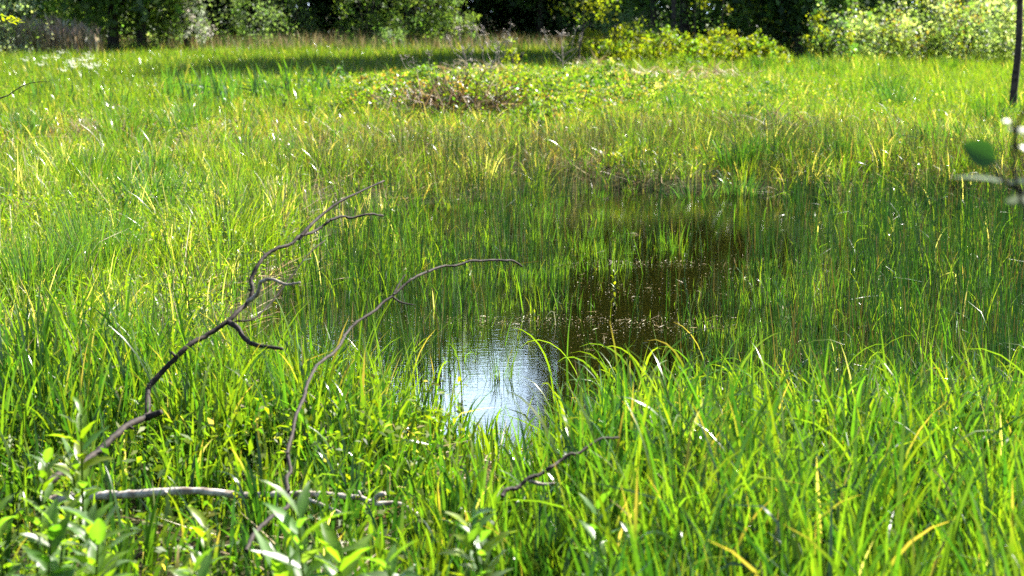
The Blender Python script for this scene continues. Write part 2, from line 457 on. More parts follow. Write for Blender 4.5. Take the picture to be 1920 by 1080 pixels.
grass("pond_rushes", 9, x, y, (.30, .58), (.005, .009), (0, .13), (-.05, .3), 4, [DG, MG, BRN, LG], [6, 3, 1.2, .6], M_REED, .05, 'rush', tuft=14, spread=.07, loose=.5)
x, y = wedge(r, 420, 9, 21, .8, lambda x, y: (pond_e(x, y) < 1.1) * np.clip(1.3 * ell(x, y, 830, 520, 240, 95) + ell(x, y, 1200, 470, 150, 30) + ell(x, y, 1420, 610, 190, 70)
          + .55 * ell(x, y, 1700, 600, 300, 160) + .5 * ell(x, y, 1000, 380, 200, 60), 0, 1) * (fbm(x, y, .4, 29) > .44))
grass("pond_grass", 10, x, y, (.14, .28), (.003, .006), (0, .22), (.05, .5), 4, [MG, LG, YG], [4, 3, 1], M_GRASS, .04, tuft=40, spread=.07)
x, y = wedge(r, 130, 8.4, 20, .8, lambda x, y: (pond_e(x, y) < 1.15) * (1 - .95 * ell(x, y, 1270, 450, 290, 150)) * (1 - .95 * ell(x, y, 1130, 560, 160, 90)) * np.clip(.06 + sst(1.2, 2.4, x - .12 * (y - 10)) * .6 + .9 * ell(x, y, 700, 430, 160, 120), 0, 1) * (fbm(x, y, .6, 45) > .45))
grass("pond_sedge", 11, x, y, (.24, .46), (.005, .010), (0, .25), (.1, 1.0), 7, [YG, LG, STRAW, MG, DG], [2.5, 2.5, .2, 3, 2], M_GRASS, .2, power=2.2)
x, y = wedge(r, 800, 18.5, 26, 1.0, lambda x, y: np.exp(-((pond_e(x, y) - 1.2) / .22) ** 2) * (.3 + fbm(x, y, .8, 27)))
grass("shore_rushes", 16, x, y, (.25, .5), (.004, .007), (0, .16), (0, .4), 4, [DG, BRN, MG, DRY], [3, 3.5, 2, 1.2], M_REED, .06, 'rush', tuft=14, spread=.07, loose=.5)
x, y = wedge(r, 7, 9.5, 24, .8, lambda x, y: pond_e(x, y) > 1.0)
grass("dead_stalks", 12, x, y, (.35, .75), (.003, .007), (.1, 1.35), (0, .5), 5, [STRAW, DRY, BRN], [3, 3, 1.5], M_DRY, .3, hn=False)

# ------------------------------------------------------------------ low leafy herbs (ground cover)
def herbs(name, seed, x, y, hz, size, cols, probs, flat=.8, asp=(.4, .75)):
    rng = np.random.default_rng(seed); N = len(x); mb = MB()
    z = ground(x, y) + rng.uniform(*hz, N) * (.4 + .9 * fbm(x, y, .8, seed)) * np.where(y < 6.5, .4, 1)
    n = rng.normal(size=(N, 3)) * flat; n[:, 2] += 1
    s_ = rng.uniform(*size, N)
    leaves(mb, np.stack([x, y, z], 1), n, s_, s_ * rng.uniform(*asp, N), pal(rng, N, cols, probs), rng)
    o = mb.build(name, M_HERB); o["kind"] = "stuff"; return o
x, y = wedge(r, 1200, 4.6, 16, .7, lambda x, y: out(x, y) * (x < -.2) * (fbm(x, y, .7, 31) > .40))
herbs("creeping_herbs", 13, x, y, (.03, .34), (.016, .045), [YG, YEL, LG, MG, DRY], [4, .8, 3, 2, .5], asp=(.24, .5))
x, y = wedge(r, 380, 18, 40, 1, lambda x, y: out(x, y) * np.clip((fbm(x, y, 1.5, 37) - .35) * 2 + hum(x, y), 0, 1))
herbs("low_herbs", 14, x, y, (.03, .26), (.018, .05), [YG, YEL, LG, MG, DRY, BRN], [4, .8, 3.5, 2.5, 1.6, 1.2])
x, y = wedge(r, 1500, 28, 39, 1, lambda x, y: .5 * hum(x, y) * (fbm(x, y, .9, 41) > .42))
herbs("hummock_herbs", 15, x, y, (.05, .30), (.025, .06), [YG, LG, MG, DRY, BRN, STRAW], [2.5, 3, 3, 1.5, 1.5, .6], 1.1)

LFG = (.070, .135, .028); LFB = (.085, .135, .045)
x, y = wedge(r, 650, 4.3, 7.3, .6, lambda x, y: (x < -.15) * (.3 + fbm(x, y, .5, 39)) * (1 - .5 * sst(-1.0, -.2, x)))
herbs("foreground_herbs", 17, x, y, (.02, .32), (.025, .065), [YG, YEL, LG, MG, LFB], [4, .8, 3, 3, 1.5], asp=(.24, .45))

# floating bits of straw and seed on the water
rng = np.random.default_rng(40)
mb = MB()
for (px, py, rx, ry, n) in ((1000, 602, 300, 9, 420), (1240, 352, 230, 5, 200), (1200, 495, 190, 6, 260), (1280, 612, 150, 18, 240), (1180, 545, 160, 22, 170),
                            (1450, 520, 200, 50, 260), (1500, 660, 220, 60, 260), (1060, 620, 250, 40, 160), (1150, 440, 260, 40, 200), (1300, 735, 200, 40, 110)):
    c = [G(px + a, py + b, WATER_Z + .006) for a, b in zip(rng.normal(0, rx * .5, n), rng.normal(0, ry * .6, n))]
    c = np.array([tuple(q) for q in c]); c = c[pond_e(c[:, 0], c[:, 1]) < 1.2]
    N = len(c); c[:, 2] += rng.uniform(0, .012, N)
    nn = rng.normal(size=(N, 3)) * .55; nn[:, 2] += 1
    s_ = rng.uniform(.004, .014, N) * (1 + 6 * (rng.random(N) < .06))
    leaves(mb, c, nn, s_, np.minimum(s_ * .5, .005), pal(rng, N, [STRAW, DRY, LG, BRN], [4, 3, 1.5, 1]), rng)
o = mb.build("floating_debris", M_DRY); o["kind"] = "stuff"

# ------------------------------------------------------------------ trees and shrubs
def clump_points(rng, n_clump, per, fn, spread):
    cs = fn(n_clump)
    c = np.repeat(cs, per, 0)
    p = c + rng.normal(size=c.shape) * spread * rng.uniform(.5, 1.2, (n_clump, 1)).repeat(per, 0)
    ci = np.repeat(np.arange(n_clump), per)
    return p, ci

def crown_mesh(rng, fn, n_clump, per, spread, size, cols, probs, flat=.9, up=.6):
    mb = MB()
    p, ci = clump_points(rng, n_clump, per, fn, spread)
    N = len(p)
    p[:, 2] = np.maximum(p[:, 2], .03)
    n = rng.normal(size=(N, 3)) * flat; n[:, 2] += up
    cc = pal(rng, n_clump, cols, probs, .3)[ci] * (1 + rng.uniform(-.2, .2, (N, 1)))
    s_ = rng.uniform(*size, N)
    leaves(mb, p, n, s_, s_ * rng.uniform(.45, .75, N), cc, rng)
    return mb

def tree(name, seed, loc, H, R, low, trunk_r, cols, probs, label, n=200, per=34, size=(.16, .34), group="trees behind the meadow", stems=1, lean=0.0, lowleaf=0):
    rng = np.random.default_rng(seed)
    z0 = float(ground(loc[0], loc[1])) - .05
    root = tag(empty(name, (loc[0], loc[1], z0)), label, "tree", group)
    tb = MB()
    for s_ in range(stems):
        a = rng.uniform(0, 6.28); off = 0 if stems == 1 else .32
        bx, by = math.cos(a) * off * (s_ > 0), math.sin(a) * off * (s_ > 0)
        pts = [(bx, by, 0), (bx + lean * .1, by, H * .15), (bx * 1.4 + lean * .4 + rng.uniform(-.12, .12), by, H * .35), (bx * 2 + lean, by + rng.uniform(-.3, .3), H * .9)]
        tube(tb, pts, trunk_r * (1 if s_ == 0 else .7), trunk_r * .2, (1, 1, 1), rng, 5, 9, .08)
        tube(tb, [(bx, by, -.02), (bx, by, .12), (bx, by, .4)], trunk_r * 1.5, trunk_r * .9, (1, 1, 1), rng, 3, 9, .1)
    def fn(k):
        out = []
        while len(out) < k:
            q = rng.uniform(-1, 1, 3)
            d = np.linalg.norm(q)
            if d < 1 and d > .25: out.append((q[0] * R, q[1] * R, low + (H - low) * (.5 + .5 * q[2])))
        return np.array(out)
    for k in range(9):                                   # limbs running out into the crown
        hgt = rng.uniform(max(low * .8, H * .12), H * .75); a = rng.uniform(0, 6.28); ln = R * rng.uniform(.45, .9)
        tube(tb, [(lean * hgt / H, 0, hgt), (math.cos(a) * ln * .5, math.sin(a) * ln * .5, hgt + ln * .25), (math.cos(a) * ln, math.sin(a) * ln, hgt + ln * .4)],
             trunk_r * .35, trunk_r * .08, (1, 1, 1), rng, 3, 5, .1)
    tb.build("trunk", M_TRUNK, root)
    cm = crown_mesh(rng, fn, n, per, R * (.26 if H > 13.5 and loc[1] < 53 else .15), size, cols, probs)
    if lowleaf:
        def fl(k):
            a = rng.uniform(0, 6.28, k); q = R * rng.uniform(.2, 1, k) ** .5
            return np.stack([np.cos(a) * q, np.sin(a) * q, rng.uniform(.5, 2.6, k)], 1)
        c2 = crown_mesh(rng, fl, lowleaf, 30, .28, (.06, .12), cols, probs)
        cm.add(np.concatenate(c2.v), np.concatenate(c2.f), np.concatenate(c2.c))
    cm.build("crown", M_TREE, root)
    return root

def shrub(name, seed, loc, R, H, cols, probs, label, n=110, per=30, size=(.05, .11), cat="shrub", group="shrubs along the wood edge", ry=None, base=0.0, mat=None, stems=7, spread=.13, top=.5):
    rng = np.random.default_rng(seed)
    z0 = float(ground(loc[0], loc[1])) - .03
    root = tag(empty(name, (loc[0], loc[1], z0)), label, cat, group)
    ry = ry or R
    def fn(k):
        q = unit(rng.normal(size=(k, 3))) * rng.uniform(.45, 1.0, (k, 1)) ** top
        q[:, 2] = np.abs(q[:, 2])
        w = 1 + .25 * np.sin(q[:, 0] * 5 + seed) + .2 * np.sin(q[:, 1] * 7 + seed * 2) + rng.normal(0, .10, k)
        return np.stack([q[:, 0] * R * w, q[:, 1] * ry * w, base + q[:, 2] * (H - base) * w], 1)
    cm = crown_mesh(rng, fn, n, per, min(R, H) * spread, size, cols, probs)
    cm.build("foliage", mat or M_TREE, root)
    if stems:
        tb = MB()
        for k in range(stems):
            a = rng.uniform(0, 6.28); l = rng.uniform(.3, .8)
            tube(tb, [(math.cos(a) * .1, math.sin(a) * .1, 0), (math.cos(a) * R * l * .4, math.sin(a) * ry * l * .4, H * .45), (math.cos(a) * R * l, math.sin(a) * ry * l, H * .85)],
                 .03, .008, (1, 1, 1), rng, 3, 5, .1)
        tb.build("stems", M_TRUNK, root)
    return root

TG = (.078, .138, .040); TD = (.042, .080, .030); TB = (.11, .16, .09); TY = (.15, .165, .010); TL = (.105, .15, .042); PALE = (.30, .34, .24); WHT = (.55, .56, .46)

def gx(px, Y): return (px - 960) / FPX * Y

# tall trees with visible trunks
tree("broadleaf_tree", 101, (gx(219, 56.8), 56.8), 7.01, 2.79, 1.0, .20, [TG, TL, TB], [3, 3, 2], "grey green tree with the thicker dark trunk beside the dry reeds", lowleaf=46)
tree("broadleaf_tree", 102, (gx(272, 57.6), 57.6), 7.15, 2.62, 1.0, .16, [TG, TL, TB], [3, 3, 2], "slender two stemmed tree just left of the white flowering shrub", stems=3, lowleaf=50)
tree("broadleaf_tree", 103, (gx(572, 67.1), 67.1), 8.84, 2.95, 1.6, .22, [TG, TD], [3, 2], "dark trunked tree between the grey willow and the leafy shrubs", lowleaf=30)
tree("broadleaf_tree", 104, (gx(643, 67.9), 67.9), 8.99, 2.62, 1.6, .12, [TG, TD], [3, 2], "thin trunked tree standing left of the green hazel shrubs", lowleaf=26)
tree("broadleaf_tree", 105, (gx(120, 61.6), 61.6), 7.86, 3.12, 1.3, .14, [TG, TD, TL], [3, 2, 1], "tree rising out of the dry reed bed at the far left", lowleaf=46)
tree("broadleaf_tree", 106, (gx(905, 68.7), 68.7), 9.13, 2.62, 1.2, .16, [TD, TG], [3, 1], "very dark tree in the gap behind the dead umbel stalks", lowleaf=40)
tree("broadleaf_tree", 107, (gx(1010, 69.5), 69.5), 9.27, 2.79, 1.2, .16, [TD, TG], [3, 1], "very dark tree left of the yellow leaved young tree", lowleaf=40)
tree("broadleaf_tree", 108, (4.2, 49), 15, 2.7, 5.0, .08, [TD, TG], [3, 2], "tall dark tree behind the middle of the yellow green mound", n=1000, lowleaf=50)
tree("broadleaf_tree", 109, (7.6, 55), 15.0, 3.6, .8, .22, [TD, TG], [3, 2], "tall dark tree behind the right end of the yellow green mound", lowleaf=60, n=800)
tree("broadleaf_tree", 110, (gx(1492, 50), 50), 6.0, 1.6, .6, .13, [TD, TG, TY], [4, 2, 1], "dark tree whose trunk meets the grass right of the mound", lowleaf=70)
tree("broadleaf_tree", 111, (gx(1690, 59.2), 59.2), 14.76, 3.12, .6, .2, [TD, TG], [3, 2], "tree behind the pale bramble thicket on the right", lowleaf=70)
tree("broadleaf_tree", 112, (gx(1850, 57.6), 57.6), 14.76, 3.12, .6, .2, [TD, TG], [3, 2], "rightmost tree behind the pale bramble thicket", lowleaf=70)
tree("broadleaf_tree", 113, (gx(400, 67.2), 67.2), 8.86, 3.12, 1.2, .16, [TD, TG], [3, 2], "dark tree behind the white flowering shrub", lowleaf=30)
tree("broadleaf_tree", 114, (gx(765, 67.2), 67.2), 8.86, 3.12, 1.2, .16, [TD, TG], [3, 2], "tree behind the two rounded hazel shrubs", lowleaf=40)
tree("broadleaf_tree", 115, (gx(30, 69.5), 69.5), 9.27, 2.95, 1.2, .16, [TG, TL], [3, 2], "leftmost tree behind the dry reed bed", lowleaf=46)
tree("broadleaf_tree", 119, (gx(1280, 52.8), 52.8), 13.94, 3.12, .6, .18, [TD, TG], [3, 2], "dark tree deep behind the right half of the mound", lowleaf=70)
tree("broadleaf_tree", 120, (gx(1580, 56.0), 56.0), 13.94, 3.12, .6, .18, [TD, TG], [3, 2], "dark tree behind the left edge of the bramble thicket", lowleaf=70)
tree("broadleaf_tree", 121, (3.9, 52), 14.5, 2.7, 3.5, .12, [TD, TG], [3, 2], "dark trunk standing behind the left half of the mound", n=1000, lowleaf=50)
# young tree with bright leaves, left end of the mound
tree("young_tree", 116, (gx(1085, 43), 43), 3.4, .95, .9, .035, [TY, YEL, YG], [3, 2, 2], "young tree with bright yellow leaves at the left end of the mound", n=60, per=18, size=(.06, .11))
tree("young_tree", 122, (gx(1305, 46.5), 46.5), 3.2, .6, 1.3, .03, [TY, YEL], [3, 2], "bright leaved sapling rising over the middle of the mound", n=36, per=18, size=(.06, .11))
tree("young_tree", 123, (gx(1358, 46.5), 46.5), 3.4, .55, 1.35, .03, [TY, YEL], [3, 2], "bright leaved sapling rising over the right half of the mound", n=32, per=18, size=(.06, .11))
# slim trunk on the right
rng = np.random.default_rng(118)
b = P(1897, 212, 28.0); b.z = float(ground(b.x, b.y)) - .03
root = tag(empty("slim_tree", b), "slim dark bare trunk standing at the right edge of the meadow", "tree", "trees by the pond")
tb = MB()
tube(tb, [(0, 0, 0), (.02, 0, .5), (.06, 0, 1.2), (.05, 0, 2.2), (.1, .05, 4.5), (.1, 0, 7)], .062, .03, (1, 1, 1), rng, 5, 10, .06)
for k in range(6):
    a = k * 1.05; h_ = 4.2 + k * .4
    tube(tb, [(.08, 0, h_), (math.cos(a) * .6, math.sin(a) * .6, h_ + .4), (math.cos(a) * 1.1, math.sin(a) * 1.1, h_ + .7)], .02, .005, (1, 1, 1), rng, 3, 5)
tb.build("trunk", M_TRUNK, root)
crown_mesh(rng, lambda k: np.stack([rng.normal(0, .7, k), rng.normal(0, .7, k), rng.uniform(4.8, 7.6, k)], 1), 40, 20, .22, (.07, .14), [TG, TL], [1, 1]).build("crown", M_TREE, root)

# shrubs along the wood edge
shrub("pale_shrub", 130, (gx(2, 52.8), 52.8), 1.23, 2.13, [PALE, TL], [3, 1], "pale grey leaved shrub at the far left edge of the meadow")
shrub("flowering_shrub", 131, (gx(358, 57.6), 57.6), 0.61, 2.13, [WHT, PALE, TL], [4, 2, 2], "white flowering shrub in front of the dark wood gap", n=90, per=24, base=.45, mat=M_FLOWER)
shrub("mixed_shrub", 132, (gx(310, 58.4), 58.4), 0.90, 1.97, [TB, TL, PALE], [2, 2, .6], "loose grey green shrub left of the white flowering shrub", n=70)
shrub("willow_shrub", 133, (gx(478, 60.8), 60.8), 1.31, 2.95, [TB, TG], [3, 1], "big soft grey green willow shrub right of the dark wood gap", n=150, size=(.05, .10))
shrub("willow_shrub", 134, (gx(545, 63.2), 63.2), 1.15, 2.62, [TG, TB, TD], [2, 2, 1], "darker willow shrub tucked behind the grey green willow")
shrub("hazel_shrub", 135, (gx(690, 62.4), 62.4), 1.15, 2.79, [TG, TL], [3, 1], "mid green rounded hazel shrub left of the lighter one")
shrub("hazel_shrub", 136, (gx(790, 60.8), 60.8), 1.23, 2.79, [TL, TG], [3, 2], "light green rounded hazel shrub beside the dark tree gap", n=140)
shrub("hazel_shrub", 137, (gx(845, 60.8), 60.8), 0.82, 2.13, [TL, TB], [3, 2], "light hazel shrub with leaves down to the grass, next to the dark gap", n=100)
shrub("bush", 138, (gx(730, 59.2), 59.2), 0.74, 0.82, [TG, TB], [3, 2], "low dark bush at the foot of the hazel shrubs", n=60)
shrub("bush", 139, (gx(165, 60.0), 60.0), 1.80, 2.62, [TG, TL], [3, 2], "green shrub overhanging the dry reed bed", n=120, base=1.0)
shrub("bush", 140, (gx(60, 60.8), 60.8), 1.64, 2.79, [TG, TL, PALE], [3, 2, 1], "green shrub above the left end of the dry reeds", n=110, base=1.1)
shrub("grey_willow", 141, (gx(1165, 48.0), 48.0), 0.90, 1.64, [TB, TL], [3, 1], "grey green shrub rising behind the left part of the mound", n=100, size=(.04, .08))
shrub("bush", 142, (gx(1545, 44.8), 44.8), 0.57, 1.39, [TY, TG, TD], [2, 2, 2], "small yellow and dark leaved bush beside the trunk right of the mound", n=80)
for i, (px, Y, R, H, lab) in enumerate(((1625, 48.5, 1.3, 1.5, "pale bramble thicket nearest the dark trees"), (1705, 50, 1.5, 1.9, "pale bramble thicket with an arching spray of light leaves"),
                                        (1790, 48.5, 1.4, 1.75, "pale bramble thicket just left of the slim trunk"), (1880, 50, 1.5, 2.0, "pale bramble thicket behind the slim trunk"),
                                        (1950, 48, 1.4, 1.8, "pale bramble thicket at the right edge"))):
    shrub("bramble_thicket", 150 + i, (gx(px, Y), Y), R, H, [TB, TL, PALE, BRN, TY], [2.5, 3.2, 2.2, .45, .9], lab, n=170, per=26, size=(.06, .13), group="bramble thickets", cat="thicket")
# the yellow green mound: nettles and brambles in overlapping bushes
for i, (px, Y, R, H, lab) in enumerate(((1130, 44.5, 1.0, .72, "yellow green mound bush at the left end beneath the young tree"), (1215, 44.8, 1.1, .80, "tall yellow green mound bush left of centre"),
                                        (1300, 44.5, 1.1, .80, "broad yellow green mound bush at the centre"), (1375, 44, .95, .68, "yellow green mound bush sloping down on the right"),
                                        (1435, 43.5, .75, .46, "low yellow green bush at the right foot of the mound"))):
    shrub("mound_bush", 160 + i, (gx(px, Y), Y), R, H, [TY, YG, LG], [4, 3, 1.2], lab, n=190, per=28, size=(.05, .10), group="bushes of the yellow green mound", cat="bush", stems=0, spread=.09, top=.35)
# far wood behind everything reads as one mass
rng = np.random.default_rng(170)
def far_fn(k):
    y = rng.uniform(70, 90, k); x = rng.uniform(-1, 1, k) * (.30 * y + 6)
    top = -1.4 + .18 * y + 2.0 * (vn(x, y, 4, 71) - .5) + 7 * sst(.03, .10, x / y)
    return np.stack([x, y, rng.uniform(.1, 1, k) ** .9 * top], 1)
mbw = crown_mesh(rng, far_fn, 4200, 26, .8, (.4, .8), [TD, TG, TB], [3, 2, 1])
def far_low(k):
    y = rng.uniform(70, 77, k); x = rng.uniform(-1, 1, k) * (.30 * y + 4)
    return np.stack([x, y, rng.uniform(.1, 3.2, k)], 1)
m2 = crown_mesh(rng, far_low, 3200, 26, .4, (.16, .30), [TD, TG, TB], [3, 2, 1])
mbw.add(np.concatenate(m2.v), np.concatenate(m2.f), np.concatenate(m2.c))
o = mbw.build("distant_wood", M_TREE); o["kind"] = "stuff"

# dry reed bed at far left
rng = np.random.default_rng(171)
N = 2600
y = rng.uniform(53.0, 56, N); x = gx(-60 + 260 * rng.beta(1.1, 1.7, N), y)
mb = MB()
blades(mb, base_of(x, y), rng.uniform(0, 6.28, N), rng.uniform(.6, 1.25, N) * (.62 + .65 * fbm(x, y, .8, 51)), rng.uniform(.014, .026, N), rng.uniform(0, .12, N), rng.uniform(0, .5, N), 4, pal(rng, N, [DRY, STRAW, BRN], [4, 2, 2]), rng)
p = base_of(x[:900], y[:900]); p[:, 2] += rng.uniform(.55, 1.0, 900) * (.62 + .65 * fbm(x[:900], y[:900], .8, 51))
blades(mb, p, rng.uniform(0, 6.28, 900), rng.uniform(.15, .28, 900), rng.uniform(.04, .08, 900), rng.uniform(0, .5, 900), rng.uniform(0, .8, 900), 3, pal(rng, 900, [(.30, .22, .17), STRAW], [3, 1]), rng, 'leaf')
o = mb.build("dry_reeds", M_DRY); o["kind"] = "stuff"

# ------------------------------------------------------------------ fallen dead branches
rng = np.random.default_rng(200)
def branch(name, label, main, r0, r1, twigs, mat=M_BARK, cat="branch", group="fallen dead branches", jit=.0007):
    raw = [np.array(P(*q)) for q in main]
    pts = []
    for k, q in enumerate(raw):                            # small kinks between the bends
        pts.append(q + rng.normal(0, .004, 3))
        if k + 1 < len(raw): pts.append(q * .5 + raw[k + 1] * .5 + rng.normal(0, .0065, 3))
    root = tag(empty(name, pts[0]), label, cat, group)
    o0 = np.array(pts[0])
    mb = MB(); tube(mb, [q - o0 for q in pts], r0, r1, (1, 1, 1), rng, 6, 10, .11, jit)
    for k in range(2, len(pts) - 2, 3):                    # knots and snapped stubs on the limb
        rr = (r0 + (r1 - r0) * k / len(pts)); d = unit(rng.normal(size=3)); e = pts[k] - o0
        tube(mb, [e, e + d * rr * 1.0, e + d * rr * rng.uniform(1.5, 3.2)], rr * .75, rr * .4, (1, 1, 1), rng, 2, 7, .15)
    mb.build("limb", mat, root)
    for tw, a, b_, m_ in twigs:
        tm = MB(); tube(tm, [np.array(P(*q)) - o0 for q in tw], a, b_, (1, 1, 1), rng, 7, 8, .12, jit * .6)
        tm.build("twig", m_ or mat, root)
    return root
branch("fallen_branch", "long dark dead branch rising from the lower left and forking at its top",
       [(88, 905, 6.2), (150, 868, 6.4), (215, 818, 6.65), (274, 782, 6.9), (280, 735, 7.05), (310, 685, 7.1), (352, 645, 7.15), (425, 604, 7.25), (463, 568, 7.35), (472, 525, 7.42),
        (498, 480, 7.5), (545, 456, 7.6), (582, 436, 7.7), (620, 413, 7.8), (660, 406, 7.9), (722, 405, 8.0)], .0135, .0045,
       [([(272, 784, 6.9), (288, 778, 6.88), (303, 772, 6.87)], .015, .010, None),
        ([(560, 448, 7.64), (580, 425, 7.7), (605, 402, 7.8), (645, 374, 7.9), (720, 339, 8.1)], .009, .0036, None),
        ([(428, 604, 7.25), (445, 614, 7.2), (458, 634, 7.15), (480, 647, 7.1), (530, 654, 7.05)], .0115, .007, None),
        ([(464, 566, 7.35), (482, 552, 7.33), (491, 528, 7.3), (512, 524, 7.28), (535, 533, 7.25), (563, 530, 7.22)], .009, .004, M_STICK),
        ([(440, 602, 7.27), (475, 598, 7.3), (510, 565, 7.4), (545, 520, 7.5), (580, 475, 7.6), (610, 450, 7.7)], .004, .002, None)])
branch("fallen_branch", "thin dark arching dead branch with its tip over the middle of the pond",
       [(462, 1030, 5.6), (490, 988, 5.75), (535, 950, 5.95), (541, 900, 6.1), (542, 850, 6.25), (552, 775, 6.5), (576, 722, 6.8), (602, 680, 7.05), (650, 624, 7.5), (698, 586, 7.7),
        (735, 556, 7.8), (775, 522, 7.9), (830, 499, 8.1), (880, 490, 8.2), (920, 486, 8.3), (948, 488, 8.35), (980, 497, 8.4)], .0075, .0045,
       [([(735, 556, 7.8), (752, 567, 7.79), (776, 572, 7.78)], .005, .0025, None),
        ([(738, 552, 7.8), (748, 532, 7.85), (760, 515, 7.9)], .004, .0015, None)])
branch("fallen_log", "thick fallen branch lying level at lower left with white sunlight painted into its bark",
       [(96, 938, 6.4), (170, 930, 6.4), (250, 925, 6.38), (380, 921, 6.36), (540, 930, 6.36), (650, 931, 6.35), (705, 941, 6.33), (790, 968, 6.3)], .018, .0075,
       [([(700, 940, 6.33), (712, 928, 6.31), (722, 926, 6.3)], .011, .008, None), ([(560, 930, 6.36), (600, 945, 6.3), (640, 962, 6.22)], .008, .004, None)], mat=M_LOG, cat="log")
branch("fallen_branch", "short dark dead stick pointing up right among the near sedge below the pond",
       [(940, 935, 5.7), (965, 912, 5.75), (1012, 890, 5.8), (1050, 868, 5.85), (1085, 848, 5.9), (1160, 818, 6.0)], .0075, .004, [([(990, 900, 5.78), (1015, 908, 5.78), (1040, 906, 5.78)], .007, .004, M_STICK)])
branch("stick", "small pale stick lying on the ground below the fallen log",
       [(325, 1016, 6.15), (360, 1024, 6.15), (400, 1030, 6.15), (455, 1040, 6.15)], .010, .007, [], cat="stick", group="sticks on the ground")
branch("stick", "small dark stick lying at the bottom left between leafy plants",
       [(205, 1068, 6.0), (250, 1042, 6.05), (312, 1008, 6.1)], .013, .010, [], cat="stick", group="sticks on the ground")
branch("bare_twig", "thin bare reddish twig leaning in at the left edge of the meadow",
       [(-40, 200, 14), (0, 184, 14), (30, 168, 14.05), (60, 156, 14.1), (92, 151, 14.1)], .006, .002, [], cat="twig", group="sticks on the ground")

# ------------------------------------------------------------------ leafy plants close to the camera
def leaf_strip(mb, q, az, L, Wd, lean, curl, col, rng):
    n = 8; t = np.linspace(0, 1, n + 1); th = lean + curl * t ** 1.5
    T = np.stack([np.sin(th) * math.cos(az), np.sin(th) * math.sin(az), np.cos(th)], 1)
    pos = q + np.concatenate([np.zeros((1, 3)), np.cumsum((T[:-1] + T[1:]) * .5 * L / n, 0)])
    side = np.array([-math.sin(az), math.cos(az), 0.0]); roll = rng.uniform(-.4, .4)
    nr = np.cross(T, side); sd = side * math.cos(roll) + nr * math.sin(roll); up = np.cross(sd, T)
    hw = (Wd * .5 * (np.sin(np.pi * np.clip(.03 + .97 * t, 0, 1) ** .8) + .03) * (1 + rng.uniform(-.07, .07, n + 1)))[:, None]
    fd = rng.uniform(.15, .5); wv = (.12 * np.sin(t * 17 + rng.uniform(0, 6)))[:, None]
    v = np.stack([pos - sd * hw - up * hw * (fd + wv), pos, pos + sd * hw - up * hw * (fd - wv)], 1).reshape(-1, 3)
    f = [(i * 3 + j, i * 3 + j + 1, i * 3 + 4 + j, i * 3 + 3 + j) for i in range(n) for j in range(2)]
    c = np.tile(col, (len(v), 1)); c[1::3] *= 1.5
    mb.add(v, np.array(f), c)

def plant(name, seed, loc, H, nleaf, ll, lw, cols, probs, label, group, leaf_parts=False, stems=1, up=.55, cat="plant"):
    rng = np.random.default_rng(seed)
    z0 = float(ground(loc[0], loc[1])) - .01
    root = tag(empty(name, (loc[0], loc[1], z0)), label, cat, group)
    tb = MB(); fol = MB(); parts = []
    for s_ in range(stems):
        a = rng.uniform(0, 6.28); sp = .0 if stems == 1 else rng.uniform(.04, .14)
        h = H * (1 if s_ == 0 else rng.uniform(.6, .95))
        top = np.array([math.cos(a) * sp * 1.5 + rng.uniform(-.03, .03), math.sin(a) * sp * 1.5, h])
        b0 = np.array([math.cos(a) * sp * .6, math.sin(a) * sp * .6, 0])
        mid = (b0 + top) / 2 + np.array([rng.uniform(-.02, .02), 0, 0])
        tube(tb, [b0, mid, top], .005, .003, (.06, .10, .015), rng, 5, 6, .05)
        nleaf_ = int(nleaf * 1.5)
        for k in range(nleaf_):
            t = .25 + .75 * (k + 1) / nleaf_
            q = b0 * (1 - t) ** 2 + 2 * mid * t * (1 - t) + top * t * t
            m = MB()
            sc = (1 - .45 * abs(t - .7)) * rng.uniform(.75, 1.1)
            leaf_strip(m, q, k * 2.4 + rng.uniform(-.4, .4) + a, ll * sc, lw * sc, (1.2 - up * t ** 2) * rng.uniform(.75, 1.2), rng.uniform(.1, .9), pal(rng, 1, cols, probs)[0], rng)
            if leaf_parts: parts.append(m)
            else: fol.add(m.v[0], m.f[0], m.c[0])
    tb.build("stem", M_LEAF, root)
    if leaf_parts:
        for m in parts: m.build("leaf", M_LEAF, root)
    else: fol.build("foliage", M_LEAF, root)
    return root

